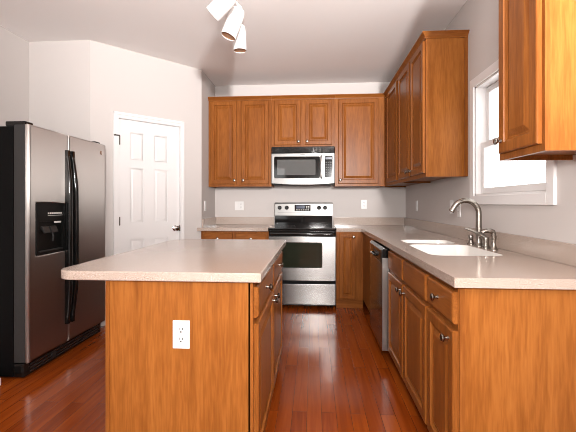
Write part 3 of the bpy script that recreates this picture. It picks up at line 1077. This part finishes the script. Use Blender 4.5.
def fhandle(y, par, bow):
    """Long moulded black handle: stands a little off the steel, its middle swept sideways by bow."""
    q = MB()
    pts, rs = [], []
    for k in range(25):
        u = k / 24
        b = math.sin(PI * u)
        e = min(1.0, 5 * min(u, 1 - u)) ** 0.6
        pts.append((FX + 0.004 + 0.030 * e, y + bow * b, 0.262 + 1.345 * u))
        rs.append(0.011 + 0.007 * e)
    q.tube(pts, rs, 14, 1.15, (0, 1, 0))
    q.prism([(y - 0.012, 0.262), (y + 0.012, 0.262), (y + 0.012 + bow, 0.93), (y + 0.012, 1.607), (y - 0.012, 1.607), (y - 0.012 + bow, 0.93)], FX - 0.002, FX + 0.026, 'x')
    q.build('handle', BLACK, par)


fhandle(FYS - 0.030, d1, 0.0)
fhandle(FYS + 0.026, d2, 0.022)
# dispenser
dsp = MB()
y0, y1, z0, z1 = DH
dsp.box(FX - 0.014, FX + 0.004, y0 - 0.004, y0 + 0.016, z0 - 0.004, z1 + 0.004, 0.002).box(FX - 0.014, FX + 0.004, y1 - 0.016, y1 + 0.004, z0 - 0.004, z1 + 0.004, 0.002)
dsp.box(FX - 0.014, FX + 0.004, y0 + 0.016, y1 - 0.016, z1 - 0.13, z1 + 0.004, 0.002).box(FX - 0.014, FX + 0.004, y0 + 0.016, y1 - 0.016, z0 - 0.004, z0 + 0.016, 0.002)
dsp.box(-1.951, -1.944, y0, y1, z0, z1)
dsp = dsp.build('dispenser', DISPB, d1)
for k in range(7):
    MB().box(FX + 0.0035, FX + 0.0052, 2.545 + k * 0.022, 2.560 + k * 0.022, 1.118, 1.130).build('button', INK, dsp)
MB().box(FX + 0.0035, FX + 0.0048, 2.545, 2.70, 1.106, 1.109).build('legend_line', INK, dsp)
MB().box(FX - 0.010, FX + 0.003, 2.625, 2.69, 1.050, 1.063, 0.003).build('spout_light', PLATE, dsp)
for yy in (2.54, 2.62):
    q = MB()
    q.prism([(-1.944, 1.030), (-1.930, 1.030), (-1.912, 0.985), (-1.918, 0.980), (-1.944, 1.015)], yy - 0.032, yy + 0.032, 'y', 0.002)
    q.build('paddle', CHAR, dsp)
q = MB()
q.tube([(-1.930, 2.61, 0.985), (-1.926, 2.615, 0.95), (-1.930, 2.615, 0.92)], 0.006, 8)
q.build('nozzle', CHAR, dsp)
MB().box(-1.944, FX + 0.01, y0 + 0.02, y1 - 0.02, z0 + 0.016, z0 + 0.024, 0.002).build('drip_tray', CHAR, dsp)
# kick grille
q = MB()
q.box(-2.034, -1.962, FY0 + 0.006, FY1 - 0.006, 0.012, 0.105, 0.006)
kg = q.build('kick_grille', BLACK, c)
for k in range(3):
    MB().box(-1.963, -1.958, FY0 + 0.06, FY1 - 0.06, 0.030 + k * 0.022, 0.040 + k * 0.022, 0.002).build('louvre', CHAR, kg)
MB().lathe([(0.022, 0), (0.022, 0.010), (0.016, 0.013)], (-1.962, 2.66, 0.062), (1, 0, 0), 20).build('filter_cap', CHAR, kg)
for y in (FY0 + 0.08, FY1 - 0.08):
    MB().lathe([(0.022, 0), (0.022, 0.03)], (-2.06, y - 0.015, 0.022), (0, 1, 0), 16).build('roller', BLACKM, c)
# hinge covers and badge
MB().box(-2.10, -1.955, FY0 + 0.010, FY0 + 0.085, 1.7225, 1.758, 0.008).build('hinge_cover', BLACK, c)
MB().box(-2.10, -1.965, FY1 - 0.085, FY1 - 0.010, 1.7225, 1.758, 0.008).build('hinge_cover', BLACK, c)
q = MB()
q.lathe([(0.020, -0.001), (0.020, 0.002), (0.016, 0.003)], (FX, 3.225, 1.652), (1, 0, 0), 24)
q.build('badge', CHROME, d2)


# ------------------------------------------------------------------ electrical plates
def plate(label, ori, face, a, z, gangs=('outlet',), name='wall_outlet', cat='outlet'):
    U, N = ORI[ori]
    U, N = Vector(U), Vector(N)
    W = 0.072 + 0.046 * (len(gangs) - 1)
    c0 = Vector((a, face, z)) if ori == '-y' else Vector((face, a, z))
    root = thing(name, label, cat, c0 - Vector((0, 0, 0.058)), 'white wall plates')

    def bx(q, u0, u1, d0, d1, z0, z1, bev=0.0):
        p0 = c0 + U * u0 + N * d0
        p1 = c0 + U * u1 + N * d1
        q.box(min(p0.x, p1.x), max(p0.x, p1.x), min(p0.y, p1.y), max(p0.y, p1.y), z + z0, z + z1, bev)
    q = MB()
    bx(q, -W / 2, W / 2, 0, 0.006, -0.058, 0.058, 0.0025)
    q.build('cover_plate', PLATE, root)
    for i, g in enumerate(gangs):
        u = (i - (len(gangs) - 1) / 2) * 0.046
        if g == 'outlet':
            for s in (-0.020, 0.020):
                q = MB()
                bx(q, u - 0.016, u + 0.016, 0.006, 0.0078, s - 0.0145, s + 0.0145, 0.0015)
                r = q.build('receptacle', PLATE, root)
                q = MB()
                bx(q, u - 0.0085, u - 0.0055, 0.0075, 0.0083, s - 0.001, s + 0.009)
                bx(q, u + 0.0055, u + 0.0085, 0.0075, 0.0083, s - 0.001, s + 0.009)
                bx(q, u - 0.003, u + 0.003, 0.0075, 0.0083, s - 0.011, s - 0.005)
                q.build('slots', DARKSLOT, r)
        else:
            q = MB()
            bx(q, u - 0.016, u + 0.016, 0.006, 0.0085, -0.033, 0.033, 0.002)
            q.build('rocker', PLATE, root)
    return root


plate('white outlet on the island end panel', '-y', IY0, -0.547, 0.654, name='island_outlet')
plate('wide white double plate on the back wall left of the stove', '-y', YB, -0.985, 1.162, ('switch', 'outlet'))
plate('white outlet on the back wall right of the stove', '-y', YB, 0.650, 1.180)
plate('white switch plate on the window wall closest to the corner', '-x', XR, 4.325, 1.165, ('switch',), 'light_switch', 'switch')
plate('white plate on the window wall behind the faucet spout tip', '-x', XR, 3.253, 1.165, ('switch',), 'light_switch', 'switch')
plate('white outlet on the window wall beside the faucet neck, nearer the window', '-x', XR, 3.095, 1.145)
plate('white plate on the narrow side wall beside the pantry door', '+x', PB[0], 4.385, 1.163, ('switch',), 'light_switch', 'switch')

# ------------------------------------------------------------------ track light
c = thing('track_light', 'white track light with three tilted spot heads on the ceiling', 'ceiling light', (-0.62, 2.5, ZC))
q = MB()
q.box(-0.638, -0.602, 2.05, 2.80, ZC - 0.022, ZC, 0.003)
q.build('rail', LAMPW, c)


def spot(mount, pivot, mouth, r=0.054):
    q = MB()
    q.lathe([(0.020, 0), (0.020, 0.012), (0.008, 0.016)], (mount[0], mount[1], ZC - 0.022), (0, 0, -1), 16)
    q.tube([(mount[0], mount[1], ZC - 0.034), tuple(pivot)], 0.007, 10)
    q.lathe([(0.012, -0.014), (0.013, -0.012), (0.013, 0.012), (0.012, 0.014)], pivot, (0.3, 1, 0), 14)
    st = q.build('arm', LAMPW, c)
    P, M_ = Vector(pivot), Vector(mouth)
    ax = (M_ - P)
    L = ax.length
    ax.normalize()
    q = MB()
    q.lathe([(0.010, 0.006), (0.030, 0.010), (0.044, 0.022), (r - 0.002, 0.05), (r, 0.08), (r, L - 0.004), (r + 0.001, L), (r - 0.003, L), (r - 0.004, L - 0.004), (r - 0.004, L - 0.004)], P, ax, 32, cap=False)
    h = q.build('spot_head', LAMPW, c)
    q = MB()
    q.lathe([(r - 0.0045, L - 0.004), (r - 0.006, L - 0.03), (r - 0.012, L - 0.07), (0.02, L - 0.085), (0.001, L - 0.085)], P, ax, 32, cap=False)
    q.build('baffle', BRONZE, h)
    q = MB()
    q.lathe([(0.014, L - 0.088), (0.030, L - 0.066), (0.032, L - 0.060), (0.026, L - 0.052), (0.001, L - 0.048)], P, ax, 20, cap=False)
    q.build('bulb', BULB, h)


spot((-0.62, 2.76), (-0.596, 2.93, 2.635), (-0.590, 2.935, 2.420), 0.053)
spot((-0.62, 2.60), (-0.528, 2.62, 2.600), (-0.608, 2.60, 2.385), 0.055)
spot((-0.62, 2.36), (-0.520, 2.40, 2.585), (-0.675, 2.435, 2.462), 0.056)
